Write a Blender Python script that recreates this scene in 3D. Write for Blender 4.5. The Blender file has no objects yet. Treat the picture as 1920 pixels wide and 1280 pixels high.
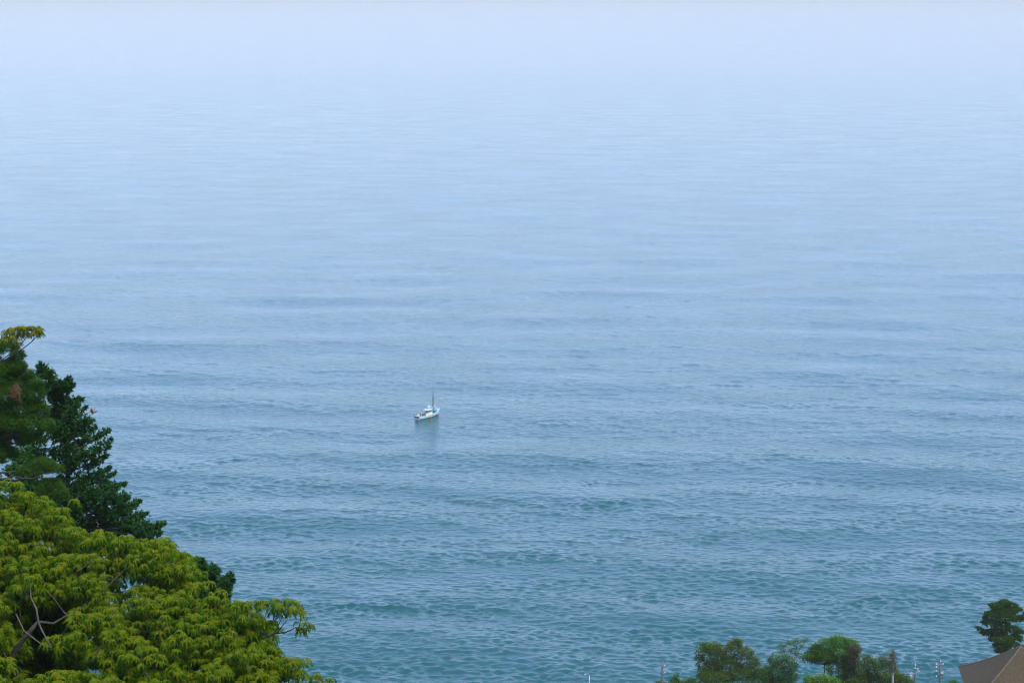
import bpy, bmesh, math, random
import numpy as np
from mathutils import Vector, Matrix

R = math.radians
S = bpy.context.scene
COL = S.collection

# ------------------------------------------------------------------ camera, sky, sun, exposure
F = 3735.0                                   # focal length in pixels of a 1920 px wide frame
CAM_Z = 150.0
HOR = -40.0                                  # row of the true horizon
P = math.atan((640 - HOR) / F)               # downward pitch
cam = bpy.data.cameras.new('camera')
cam.sensor_width = 36.0
cam.lens = 36.0 * F / 1920.0
cam.clip_start = 0.5
cam.clip_end = 60000
camo = bpy.data.objects.new('camera', cam)
COL.objects.link(camo)
camo.location = (0, 0, CAM_Z)
camo.rotation_euler = (math.pi / 2 - P, 0, 0)
S.camera = camo

SUN_EL, SUN_ROT = 48.0, 138.0
w = bpy.data.worlds.new('World')
S.world = w
w.use_nodes = True
nt = w.node_tree
nt.nodes.clear()
out = nt.nodes.new('ShaderNodeOutputWorld')
bg = nt.nodes.new('ShaderNodeBackground')
sky = nt.nodes.new('ShaderNodeTexSky')
sky.sky_type = 'NISHITA'
sky.sun_disc = False
sky.sun_elevation = R(SUN_EL)
sky.sun_rotation = R(SUN_ROT)
sky.air_density = 1.0
sky.dust_density = 0.2
sky.ozone_density = 1.5
veil = nt.nodes.new('ShaderNodeMix')          # thin even cloud veil over the whole sky
veil.data_type = 'RGBA'
veil.inputs['Factor'].default_value = 0.45
veil.inputs['B'].default_value = (4.8, 6.9, 12.8, 1)
nt.links.new(sky.outputs[0], veil.inputs['A'])
nt.links.new(veil.outputs['Result'], bg.inputs[0])
bg.inputs[1].default_value = 0.15
nt.links.new(bg.outputs[0], out.inputs[0])

sl = bpy.data.lights.new('sun', 'SUN')
sl.energy = 2.4
sl.angle = R(5)
sl.color = (1.0, 0.93, 0.82)
so = bpy.data.objects.new('sun', sl)
COL.objects.link(so)
_a = R(SUN_ROT)
_sd = Vector((math.sin(_a) * math.cos(R(SUN_EL)), math.cos(_a) * math.cos(R(SUN_EL)), math.sin(R(SUN_EL))))
so.rotation_euler = _sd.to_track_quat('Z', 'Y').to_euler()
so.location = (60, -60, 260)

S.view_settings.view_transform = 'Standard'
S.view_settings.look = 'None'
S.view_settings.gamma = 1.0
S.view_settings.exposure = 0.62
S.view_settings.use_curve_mapping = False
S.render.engine = 'CYCLES'
S.cycles.max_bounces = 8
S.cycles.volume_bounces = 1
S.cycles.use_denoising = True
S.cycles.filter_width = 1.1


# ------------------------------------------------------------------ helpers
def at(px, py, y):
    """world point at ground distance y that lies on the ray through photo pixel (px, py)"""
    X, Y = (px - 960) / F, -(py - 640) / F
    dy = math.cos(P) + Y * math.sin(P)
    dz = -math.sin(P) + Y * math.cos(P)
    t = y / dy
    return Vector((X * t, y, CAM_Z + dz * t))


def ground(y):
    return CAM_Z - 2.6 - 0.3648 * y


def tag(o, label=None, cat=None, group=None, kind=None):
    if label: o['label'] = label
    if cat: o['category'] = cat
    if group: o['group'] = group
    if kind: o['kind'] = kind
    return o


def empty(name, loc, label=None, cat=None, group=None, rz=0.0):
    o = bpy.data.objects.new(name, None)
    COL.objects.link(o)
    o.location = loc
    o.rotation_euler = (0, 0, rz)
    return tag(o, label, cat, group)


class MB:
    """collects verts / faces / per-face tint and links them as one mesh object"""
    def __init__(s):
        s.v, s.f, s.t, s.n = [], [], [], 0

    def add(s, verts, faces, tint=0.5):
        verts = np.asarray(verts, dtype=np.float64).reshape(-1, 3)
        s.v.append(verts)
        k = s.n
        for f in faces: s.f.append([i + k for i in f])
        if np.isscalar(tint): s.t.extend([tint] * len(faces))
        else: s.t.extend(tint)
        s.n += len(verts)

    def tube(s, pts, rad, n=6, tint=0.5, cap=True):
        pts = [Vector(p) for p in pts]
        if np.isscalar(rad): rad = [rad] * len(pts)
        vs, fs = [], []
        prev = None
        for i, p in enumerate(pts):
            d = (pts[min(i + 1, len(pts) - 1)] - pts[max(i - 1, 0)]).normalized()
            u = prev if prev is not None else (Vector((0, 0, 1)) if abs(d.z) < 0.9 else Vector((1, 0, 0)))
            a = (u - d * u.dot(d)).normalized()
            b = d.cross(a)
            prev = a
            for k in range(n):
                an = 2 * math.pi * k / n
                vs.append(p + (a * math.cos(an) + b * math.sin(an)) * rad[i])
        for i in range(len(pts) - 1):
            for k in range(n):
                k2 = (k + 1) % n
                fs.append((i * n + k, i * n + k2, (i + 1) * n + k2, (i + 1) * n + k))
        if cap:
            fs.append(tuple(range(n - 1, -1, -1)))
            fs.append(tuple((len(pts) - 1) * n + k for k in range(n)))
        s.add([tuple(v) for v in vs], fs, tint)

    def box(s, lo, hi, tint=0.5):
        (a, b, c), (d, e, f) = lo, hi
        s.add([(a, b, c), (d, b, c), (d, e, c), (a, e, c), (a, b, f), (d, b, f), (d, e, f), (a, e, f)],
              [(0, 3, 2, 1), (4, 5, 6, 7), (0, 1, 5, 4), (1, 2, 6, 5), (2, 3, 7, 6), (3, 0, 4, 7)], tint)

    def mesh(s, name):
        me = bpy.data.meshes.new(name)
        V = np.concatenate(s.v) if s.v else np.zeros((0, 3))
        me.from_pydata(V.tolist(), [], s.f)
        a = me.attributes.new('tint', 'FLOAT', 'FACE')
        a.data.foreach_set('value', np.asarray(s.t, dtype=np.float32))
        return me

    def build(s, name, mat, parent=None, smooth=False, loc=None):
        me = s.mesh(name)
        me.materials.append(mat)
        if smooth: me.polygons.foreach_set('use_smooth', [True] * len(me.polygons))
        return link(name, me, parent, loc)


def link(name, me, parent=None, loc=None):
    o = bpy.data.objects.new(name, me)
    COL.objects.link(o)
    if parent is not None: o.parent = parent
    if loc is not None: o.location = loc
    return o


def basic(name, col, rough=0.6, noise=0.0, scale=6.0, metal=0.0, bump=0.0):
    m = bpy.data.materials.new(name)
    m.use_nodes = True
    n = m.node_tree
    b = n.nodes['Principled BSDF']
    b.inputs['Base Color'].default_value = (*col, 1)
    b.inputs['Roughness'].default_value = rough
    b.inputs['Metallic'].default_value = metal
    if noise or bump:
        tc = n.nodes.new('ShaderNodeTexCoord')
        tx = n.nodes.new('ShaderNodeTexNoise')
        tx.inputs['Scale'].default_value = scale
        tx.inputs['Detail'].default_value = 6
        n.links.new(tc.outputs['Object'], tx.inputs['Vector'])
        if noise:
            r = n.nodes.new('ShaderNodeValToRGB')
            e = r.color_ramp.elements
            e[0].position, e[1].position = 0.3, 0.7
            e[0].color = (*[c * (1 - noise) for c in col], 1)
            e[1].color = (*[min(1, c * (1 + noise)) for c in col], 1)
            n.links.new(tx.outputs['Fac'], r.inputs[0])
            n.links.new(r.outputs[0], b.inputs['Base Color'])
        if bump:
            bp = n.nodes.new('ShaderNodeBump')
            bp.inputs['Strength'].default_value = bump
            bp.inputs['Distance'].default_value = 0.05
            n.links.new(tx.outputs['Fac'], bp.inputs['Height'])
            n.links.new(bp.outputs[0], b.inputs['Normal'])
    return m


def leafmat(name, stops, trans=0.35, rand=0.25, rough=0.55):
    """stops: colours for tint 0 .. 1"""
    m = bpy.data.materials.new(name)
    m.use_nodes = True
    n = m.node_tree
    b = n.nodes['Principled BSDF']
    o = n.nodes['Material Output']
    a = n.nodes.new('ShaderNodeAttribute'); a.attribute_name = 'tint'
    oi = n.nodes.new('ShaderNodeObjectInfo')
    ml = n.nodes.new('ShaderNodeMath'); ml.operation = 'MULTIPLY_ADD'
    ml.inputs[1].default_value = rand
    n.links.new(oi.outputs['Random'], ml.inputs[0])
    n.links.new(a.outputs['Fac'], ml.inputs[2])
    r = n.nodes.new('ShaderNodeValToRGB')
    e = r.color_ramp.elements
    for i, c in enumerate(stops):
        p = i / (len(stops) - 1)
        el = e[0] if i == 0 else (e[-1] if i == len(stops) - 1 else e.new(p))
        el.position = p
        el.color = (*c, 1)
    n.links.new(ml.outputs[0], r.inputs[0])
    n.links.new(r.outputs[0], b.inputs['Base Color'])
    b.inputs['Roughness'].default_value = rough
    b.inputs['Specular IOR Level'].default_value = 0.08
    t = n.nodes.new('ShaderNodeBsdfTranslucent')
    n.links.new(r.outputs[0], t.inputs['Color'])
    mx = n.nodes.new('ShaderNodeMixShader')
    mx.inputs[0].default_value = trans
    n.links.new(b.outputs[0], mx.inputs[1])
    n.links.new(t.outputs[0], mx.inputs[2])
    n.links.new(mx.outputs[0], o.inputs['Surface'])
    return m


# ------------------------------------------------------------------ sea
def build_sea():
    rows = np.concatenate([np.arange(1345.0, 850.0, -1.0), np.arange(850.0, HOR + 27.0, -1.35)])
    ang = P + np.arctan((rows - 640) / F)
    ys = CAM_Z / np.tan(ang)
    ys = np.concatenate([ys[ys < 17500], [19000.0]])
    fine = np.arange(-0.285, 0.2851, 2.5 / F)
    side = np.array([0.30, 0.33, 0.38, 0.45, 0.55, 0.7, 0.9])
    us = np.concatenate([-side[::-1], fine, side])
    Y, U = np.meshgrid(ys, us, indexing='ij')
    X = U * Y
    dY = np.gradient(ys)[:, None]
    dX = (np.gradient(us)[None, :] * ys[:, None])
    rng = np.random.default_rng(11)
    Z = np.zeros_like(X, dtype=np.float32)
    # gust patches: slow fields that strengthen or calm the chop
    def slow(seed, l0, l1, n, sq=0.35):
        g = np.random.default_rng(seed)
        f = np.zeros_like(X, dtype=np.float32)
        for _ in range(n):
            lam = math.exp(g.uniform(math.log(l0), math.log(l1)))
            th = g.normal(math.pi / 2, 0.35)
            k = 2 * math.pi / lam
            ph = (k * sq * math.cos(th)) * X + (k * math.sin(th)) * Y + g.uniform(0, 6.28)
            f += np.sin(ph).astype(np.float32)
        return f / math.sqrt(n / 2)
    patch = np.clip(np.exp(0.36 * slow(5, 14, 60, 22, 0.9) + 0.14 * slow(6, 150, 600, 8)), 0.3, 2.6)
    shoal = 0.24 + 0.9 * np.exp(-np.maximum(Y - 420, 0) / 330)     # waves steepen towards the shore
    chop = 0.54 + 0.68 * np.exp(-np.maximum(Y - 420, 0) / 300)
    bands = [  # wavelength range, count, rms slope, directional spread, patchy?
        (32, 75, 16, 0.042, 0.26, False),
        (12, 30, 26, 0.022, 0.5, False),
        (4.5, 11, 60, 0.038, 0.6, True),
        (1.5, 4.2, 110, 0.14, 0.65, True)]
    for l0, l1, n, slope, spread, pat in bands:
        acc = np.zeros_like(Z)
        for _ in range(n):
            lam = math.exp(rng.uniform(math.log(l0), math.log(l1)))
            k = 2 * math.pi / lam
            th = -math.pi / 2 + rng.normal(-0.2, spread)
            kx, ky = k * math.cos(th), k * math.sin(th)
            amp = slope * math.sqrt(2.0 / n) / k
            att = np.exp(-((abs(ky) * dY / 2.1) ** 4 + (abs(kx) * dX / 2.1) ** 4)).astype(np.float32)
            if att.max() < 0.01: continue
            ph = (kx * X + ky * Y + rng.uniform(0, 6.28)).astype(np.float32)
            acc += (amp * att) * np.sin(ph)
        Z += acc * patch * chop if pat else acc * shoal
    nr, nc = X.shape
    V = np.stack([X, Y, Z], -1).reshape(-1, 3).astype(np.float32)
    idx = np.arange(nr * nc).reshape(nr, nc)
    Q = np.stack([idx[:-1, :-1], idx[:-1, 1:], idx[1:, 1:], idx[1:, :-1]], -1).reshape(-1, 4)
    me = bpy.data.meshes.new('sea')
    me.vertices.add(len(V)); me.vertices.foreach_set('co', V.ravel())
    me.loops.add(Q.size); me.loops.foreach_set('vertex_index', Q.ravel().astype(np.int32))
    me.polygons.add(len(Q))
    me.polygons.foreach_set('loop_start', (np.arange(len(Q)) * 4).astype(np.int32))
    me.polygons.foreach_set('loop_total', np.full(len(Q), 4, np.int32))
    me.polygons.foreach_set('use_smooth', np.ones(len(Q), bool))
    me.update()

    m = bpy.data.materials.new('sea_water')
    m.use_nodes = True
    n = m.node_tree
    b = n.nodes['Principled BSDF']
    b.inputs['Base Color'].default_value = (0.0003, 0.067, 0.063, 1)
    b.inputs['Roughness'].default_value = 0.08
    b.inputs['IOR'].default_value = 1.36
    tc = n.nodes.new('ShaderNodeTexCoord')
    mp = n.nodes.new('ShaderNodeMapping')
    mp.inputs['Scale'].default_value = (0.42, 1.0, 1.0)
    mp.inputs['Rotation'].default_value = (0, 0, -0.15)
    n.links.new(tc.outputs['Object'], mp.inputs['Vector'])
    n1 = n.nodes.new('ShaderNodeTexNoise')
    n1.inputs['Scale'].default_value = 0.95
    n1.inputs['Detail'].default_value = 3.0
    n1.inputs['Roughness'].default_value = 0.55
    n.links.new(mp.outputs[0], n1.inputs['Vector'])
    bp = n.nodes.new('ShaderNodeBump')
    bp.inputs['Strength'].default_value = 1.0
    bp.inputs['Distance'].default_value = 0.34
    n2 = n.nodes.new('ShaderNodeTexNoise')          # wind patches: where the fine ripples fade into slicks
    n2.inputs['Scale'].default_value = 0.045
    n2.inputs['Detail'].default_value = 3.0
    n.links.new(mp.outputs[0], n2.inputs['Vector'])
    mr = n.nodes.new('ShaderNodeMapRange')
    mr.inputs['From Min'].default_value, mr.inputs['From Max'].default_value = 0.36, 0.62
    mr.inputs['To Min'].default_value, mr.inputs['To Max'].default_value = 0.62, 1.05
    n.links.new(n2.outputs['Fac'], mr.inputs['Value'])
    n.links.new(mr.outputs[0], bp.inputs['Strength'])
    n.links.new(n1.outputs['Fac'], bp.inputs['Height'])
    n.links.new(bp.outputs[0], b.inputs['Normal'])
    me.materials.append(m)
    o = link('sea', me)
    tag(o, 'wide rippled blue teal sea fading into pale haze', kind='structure')
    return o


sea = build_sea()


# ------------------------------------------------------------------ hillside the trees stand on
def build_hill():
    mb = MB()
    ys = [-120, -40, 0, 30, 60, 90, 130, 180, 230, 280, 330, 380, 412, 430]
    xs = np.linspace(-420, 420, 57)
    rng = random.Random(3)
    vs, fs = [], []
    for y in ys:
        for x in xs:
            z = ground(max(y, 0)) + (0.0 if 0 < y < 412 else 0) - (0.02 * abs(x) if abs(x) > 120 else 0)
            if y > 400: z = ground(400) - (y - 400) * 0.6
            vs.append((x, y, z - rng.uniform(0, 0.5)))
    nc = len(xs)
    for i in range(len(ys) - 1):
        for j in range(nc - 1):
            fs.append((i * nc + j, i * nc + j + 1, (i + 1) * nc + j + 1, (i + 1) * nc + j))
    mb.add(vs, fs)
    o = mb.build('hillside', basic('hill_soil', (0.05, 0.06, 0.028), 0.95, 0.5, 0.6, bump=0.6), smooth=True)
    tag(o, 'steep green hillside dropping to the sea', kind='structure')


build_hill()

# ------------------------------------------------------------------ materials
M = {}
M['bark'] = basic('bark', (0.045, 0.038, 0.027), 0.9, 0.45, 9, bump=0.5)
M['pale_bark'] = basic('pale_bark', (0.085, 0.068, 0.042), 0.9, 0.4, 9, bump=0.4)
M['grey_bark'] = basic('grey_bark', (0.19, 0.17, 0.15), 0.9, 0.35, 4)
M['young_leaf'] = leafmat('young_leaf', [(0.008, 0.054, 0.002), (0.034, 0.122, 0.002), (0.098, 0.178, 0.002), (0.235, 0.235, 0.003)], 0.40, 0.22)
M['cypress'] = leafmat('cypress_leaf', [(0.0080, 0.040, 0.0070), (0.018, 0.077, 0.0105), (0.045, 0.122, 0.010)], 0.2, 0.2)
M['pine'] = leafmat('pine_needle', [(0.0130, 0.0468, 0.0088), (0.0338, 0.0962, 0.0088), (0.0780, 0.1430, 0.0088)], 0.2, 0.2)
M['dead'] = leafmat('dead_needle', [(0.07, 0.042, 0.018), (0.15, 0.085, 0.038), (0.26, 0.15, 0.08)], 0.2, 0.1)


# ------------------------------------------------------------------ foliage pieces
def leaf_quad(p, d, up, ln, wd):
    """diamond leaf from p along d"""
    side = d.cross(up)
    side = side.normalized() if side.length > 1e-5 else Vector((1, 0, 0))
    m = p + d * (ln * 0.45)
    return [p, m + side * wd * 0.5, p + d * ln, m - side * wd * 0.5]


def pinnate_rosette(rng, n_leaf=6, L=0.27):
    """drooping compound leaves spraying from one twig tip; tip at the origin"""
    mb = MB()
    a0 = rng.uniform(0, 6.28)
    for i in range(n_leaf):
        az = a0 + i * 2 * math.pi / n_leaf + rng.uniform(-0.35, 0.35)
        el = rng.uniform(0.25, 0.8)
        ll = L * rng.uniform(0.75, 1.15)
        out_ = Vector((math.cos(az), math.sin(az), 0))
        def pos(t):
            return out_ * (ll * (0.95 * t - 0.28 * t * t)) + Vector((0, 0, ll * (el * t - (0.55 + el) * t * t)))
        young = rng.uniform(0.0, 0.30)
        pts = [pos(t) for t in (0, 0.35, 0.7, 1.0)]
        side = Vector((-out_.y, out_.x, 0))
        w_ = 0.008
        vs, fs = [], []
        for p in pts: vs += [tuple(p + side * w_ + Vector((0, 0, .004))), tuple(p - side * w_ + Vector((0, 0, .004)))]
        for k in range(3): fs.append((2 * k, 2 * k + 1, 2 * k + 3, 2 * k + 2))
        mb.add(vs, fs, 0.85)
        for k in range(5):
            t = 0.22 + 0.78 * k / 4.6
            p = pos(t)
            tn = (pos(min(t + 0.06, 1.05)) - pos(t - 0.06)).normalized()
            for sg in (-1, 1):
                d = (side * sg * rng.uniform(0.55, 0.85) + tn * 0.55 + Vector((0, 0, -rng.uniform(0.35, 0.85)))).normalized()
                up = Vector((0, 0, 1)) + side * sg * 0.5
                q = leaf_quad(p, d, up, 0.098 * rng.uniform(0.8, 1.2), 0.036)
                mb.add([tuple(v) for v in q], [(0, 1, 2, 3)], young + 0.62 * max(0, 1 - t * 1.05) + rng.uniform(-0.08, 0.10))
        q = leaf_quad(pos(1.0), (pos(1.0) - pos(0.9)).normalized(), side, 0.1, 0.036)
        mb.add([tuple(v) for v in q], [(0, 1, 2, 3)], young + rng.uniform(0, 0.1))
    return mb


def mesh_arrays(mb):
    return np.concatenate(mb.v), mb.f, np.asarray(mb.t)


def xform(V, loc, rz, tilt_ax, tilt, sc):
    m = Matrix.Rotation(tilt, 3, tilt_ax) @ Matrix.Rotation(rz, 3, 'Z')
    A = np.array(m)
    return V @ A.T * sc + np.array(loc)


def limb_curve(a, b, sag=0.0, n=5, rng=None, wob=0.06):
    a, b = Vector(a), Vector(b)
    L = (b - a).length
    pts = []
    for i in range(n + 1):
        t = i / n
        p = a.lerp(b, t) + Vector((0, 0, sag * L * 4 * t * (1 - t) * 0.5))
        if rng and 0 < i < n: p += Vector((rng.uniform(-1, 1), rng.uniform(-1, 1), rng.uniform(-1, 1))) * wob * L * 0.5
        pts.append(p)
    return pts


def poly_top(poly, x):
    for (x0, y0), (x1, y1) in zip(poly, poly[1:]):
        if x0 <= x <= x1: return y0 + (y1 - y0) * (x - x0) / (x1 - x0)
    return 1e9


# ------------------------------------------------------------------ the big yellow-green tree, lower left
ROS = [pinnate_rosette(random.Random(100 + i), n_leaf=random.Random(i).choice([6, 7, 7, 8])) for i in range(8)]
ROSA = [mesh_arrays(r) for r in ROS]
ROSM = []
for r in ROS:
    me = r.mesh('leaf_cluster'); me.materials.append(M['young_leaf']); ROSM.append(me)


def scatter_rosettes(root, spots, rng, most, name='leaf_cluster', mat=None):
    """spots: (point, scale). The nearest ones become parts of their own, the rest one part"""
    spots = sorted(spots, key=lambda s: -s[2])
    rest = MB()
    for i, (p, sc, _) in enumerate(spots):
        k = rng.randrange(len(ROS))
        rz = rng.uniform(0, 6.28); tilt = rng.uniform(0, 0.55)
        ta = rng.uniform(0, 6.28)
        ax = Vector((math.cos(ta), math.sin(ta), 0))
        if i < most:
            o = link(name, ROSM[k], root)
            if mat:
                o.material_slots[0].link = 'OBJECT'; o.material_slots[0].material = mat
            o.matrix_local = Matrix.Translation(p - root.location) @ Matrix.Rotation(tilt, 4, ax) @ Matrix.Rotation(rz, 4, 'Z') @ Matrix.Scale(sc, 4)
        else:
            V, f, t = ROSA[k]
            rest.add(xform(V, p - root.location, rz, ax, tilt, sc), f, t + rng.uniform(0, 0.22))
    if rest.n:
        tag(rest.build('foliage', M['young_leaf'], root), kind='stuff')


def build_front_tree():
    rng = random.Random(21)
    top = [(-140, 885), (-20, 890), (18, 882), (45, 908), (80, 925), (128, 945), (145, 985), (190, 985), (250, 992), (300, 1003), (335, 1016), (346, 1034), (357, 1052), (380, 1078), (400, 1097),
           (418, 1110), (440, 1110), (470, 1112), (560, 1118), (590, 1160)]
    base_y = 64.0
    bp = at(120, 1280, base_y)
    root = empty('broadleaf_tree', (bp.x, base_y, ground(base_y)), 'large yellow-green tree with drooping feathery leaf tufts filling the lower left', 'tree')
    O = root.location.copy()
    lobes = []
    y = 905
    row = 0
    while y < 1330:
        x = -120 + (row % 2) * 30
        while x < 600:
            xx, yy = x + rng.uniform(-16, 16), y + rng.uniform(-10, 10)
            t = poly_top(top, xx)
            lim = 9999
            # right edge of the crown, with the gap under the outstretched limb
            if yy > 1130: lim = 440 + (yy - 1130) * 0.55
            if yy > 1230: lim = 500
            if -5 < xx < 122 and 1145 < yy < 1272 and rng.random() < .93:   # open pocket where the trunk and limbs show
                x += 46; continue
            if yy > t + 16 and xx < lim and rng.random() < 0.86:
                D = 67 - (yy - 880) / 400 * 9 + rng.uniform(-0.9, 0.9)
                lobes.append((at(xx, yy, D), rng.uniform(0.34, 0.68), rng.uniform(0.24, 0.42)))
            x += 46
        y += 30; row += 1
    deep = [at(x, y_, 65.5 + rng.uniform(-.6, .6)) for x in range(-10, 140, 14) for y_ in range(1140, 1300, 14)]
    for c, a, b in list(lobes):                   # the shaded inside of the crown
        lobes.append((c + Vector((rng.uniform(-.25, .25), 1.9 + rng.uniform(-.4, .4), -1.0)), a * 1.25, b * 1.2))
        lobes.append((c + Vector((rng.uniform(-.3, .3), 0.9, -.55)), a * 1.1, b * 1.1))
        deep.append(c + Vector((rng.uniform(-.3, .3), 3.2, -1.3)))
    # silhouette lobes
    for x in range(-10, 440, 30):
        t = poly_top(top, x)
        lobes.append((at(x, t + 27, 66 - (t - 880) / 400 * 9), 0.36, 0.3))
    # outstretched limb clusters and the two low clusters beyond it (pixel, radius m)
    tips = [(480, 1125, .3), (505, 1128, .32), (530, 1124, .3), (548, 1128, .3), (556, 1142, .28), (568, 1158, .24), (580, 1168, .18), (560, 1172, .16), (490, 1175, .16), (505, 1158, .22),
            (500, 1200, .16), (470, 1150, .35), (450, 1130, .35), (455, 1180, .3), (440, 1210, .25), (515, 1143, .2),
            (505, 1238, .26), (525, 1240, .26), (545, 1242, .24), (558, 1252, .22), (520, 1258, .36), (548, 1266, .3), (582, 1258, .2), (600, 1262, .2), (616, 1268, .16), (596, 1276, .26), (565, 1280, .3), (470, 1262, .35), (480, 1285, .4), (450, 1240, .3), (490, 1250, .3)]
    for (x, y_, r) in tips: lobes.append((at(x, y_ + 8, 60.5 + rng.uniform(-0.4, 0.4)), r, r * 0.65))
    spots, inner = [], []
    for c, a, b in lobes:
        n = max(3, int(21 * a * a / 0.25))
        for _ in range(n):
            az, u = rng.uniform(0, 6.28), rng.random()
            el = math.asin(rng.uniform(-0.15, 1.0))
            rr = rng.uniform(0.75, 1.02)
            p = c + Vector((a * rr * math.cos(az) * math.cos(el), a * rr * math.sin(az) * math.cos(el), b * rr * math.sin(el)))
            front = -p.y + 0.5 * math.sin(el) * 2 + (0.8 if math.sin(az) < 0 else 0)
            spots.append((p, rng.uniform(0.55, 1.12), front))
    for c in deep:
        for _ in range(6): spots.append((c + Vector((rng.gauss(0, .42), rng.gauss(0, .3), rng.gauss(0, .3))), rng.uniform(1.1, 1.6), -99))
    # trunk and limbs
    t0 = Vector((0, 0, 0))
    fork = at(105, 1330, 64.5) - O
    mb = MB(); mb.tube([t0, t0.lerp(fork, .5) + Vector((.2, 0, 0)), fork], [.34, .27, .22], 9)
    mb.build('trunk', M['bark'], root, True)
    def limb(pix, r0, r1, mat='bark', name='limb', sub=None):
        pts = [at(q[0], q[1], q[2] - (1.4 if q[2] < 64.2 and q[1] < 1300 and q[0] < 400 else 0)) - O for q in pix]
        k = len(pts)
        m_ = MB(); m_.tube(pts, [.62 * (r0 + (r1 - r0) * i / (k - 1)) for i in range(k)], 6)
        o = m_.build(name, M[mat], root, True)
        return o
    limb([(105, 1330, 64.5), (60, 1292, 63.5), (26, 1262, 62.5), (24, 1225, 62.2), (50, 1190, 62), (72, 1165, 61.8)], .2, .10)
    limb([(26, 1262, 62.5), (14, 1235, 62), (6, 1222, 62)], .07, .04)
    limb([(72, 1165, 61.8), (100, 1168, 62), (130, 1150, 62.5), (165, 1128, 63)], .075, .03)
    limb([(72, 1165, 61.8), (68, 1140, 62), (58, 1120, 62.2), (56, 1085, 63)], .06, .025, 'pale_bark')
    limb([(72, 1165, 61.8), (78, 1180, 61), (98, 1215, 60.6)], .05, .03, 'pale_bark')
    limb([(30, 1150, 61.6), (45, 1182, 61.2), (75, 1205, 60.8), (102, 1216, 60.6)], .035, .03, 'pale_bark')
    limb([(118, 1145, 62), (100, 1120, 62), (90, 1110, 62)], .04, .025)
    limb([(118, 1145, 61.6), (140, 1165, 61.2), (152, 1170, 61)], .03, .018, 'pale_bark')
    limb([(105, 1330, 64.5), (200, 1330, 63), (300, 1290, 62.5), (380, 1235, 62)], .2, .08)
    limb([(380, 1235, 62), (430, 1222, 61.4), (455, 1212, 61), (480, 1203, 60.7), (515, 1187, 60.5), (535, 1185, 60.5), (556, 1175, 60.5)], .075, .022)
    limb([(515, 1187, 60.5), (522, 1172, 60.5), (531, 1150, 60.5)], .028, .014)
    limb([(519, 1186, 60.5), (530, 1172, 60.5), (540, 1160, 60.5)], .03, .014)
    limb([(455, 1212, 61), (468, 1200, 60.7), (482, 1183, 60.6)], .03, .014)
    limb([(380, 1235, 62), (388, 1222, 61.4), (420, 1200, 61.2), (440, 1180, 61)], .045, .02)
    limb([(300, 1290, 62.5), (255, 1265, 61), (262, 1240, 60.6), (268, 1225, 60.6)], .05, .025)
    limb([(200, 1330, 63), (230, 1250, 62), (290, 1180, 62), (315, 1120, 62.5)], .1, .04)
    limb([(165, 1128, 63), (200, 1100, 63.5), (240, 1060, 64), (260, 1040, 64.4)], .04, .018)
    limb([(190, 1088, 63), (197, 1070, 63.2)], .025, .02, 'pale_bark')
    limb([(60, 1040, 64), (30, 1090, 63.5), (56, 1120, 62.4)], .03, .04)
    limb([(35, 1015, 65), (60, 995, 65.2), (80, 985, 65.4)], .022, .012, 'pale_bark')
    limb([(24, 1020, 65), (23, 995, 65.2), (24, 980, 65.4)], .022, .012, 'pale_bark')
    limb([(140, 1075, 62.6), (160, 1060, 62.8), (175, 1045, 63)], .018, .01, 'pale_bark')
    limb([(205, 1160, 61.4), (215, 1145, 61.4), (222, 1138, 61.4)], .03, .02, 'pale_bark')
    limb([(122, 1215, 60.8), (130, 1190, 60.8)], .025, .018, 'pale_bark')
    limb([(150, 1265, 60), (165, 1290, 60)], .02, .022, 'pale_bark')
    limb([(170, 1260, 60), (171, 1285, 60)], .022, .022, 'pale_bark')
    first = [l for l in lobes if l[1] > .33][:150]
    for c, a, b in rng.sample(first, 70):         # bare twigs showing between the tufts
        e = c - O
        st = e + Vector((rng.uniform(-.9, .3), rng.uniform(-.25, .5) - a * .6, -rng.uniform(.35, .8)))
        m_ = MB(); m_.tube(limb_curve(st, e + Vector((0, -a * .55, b * .3)), .08, 4, rng, .1), [.024, .02, .016, .012, .008], 5)
        m_.build('twig', M[rng.choice(['bark', 'bark', 'pale_bark'])], root, True)
    scatter_rosettes(root, spots, rng, 300)
    return root


build_front_tree()


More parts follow.
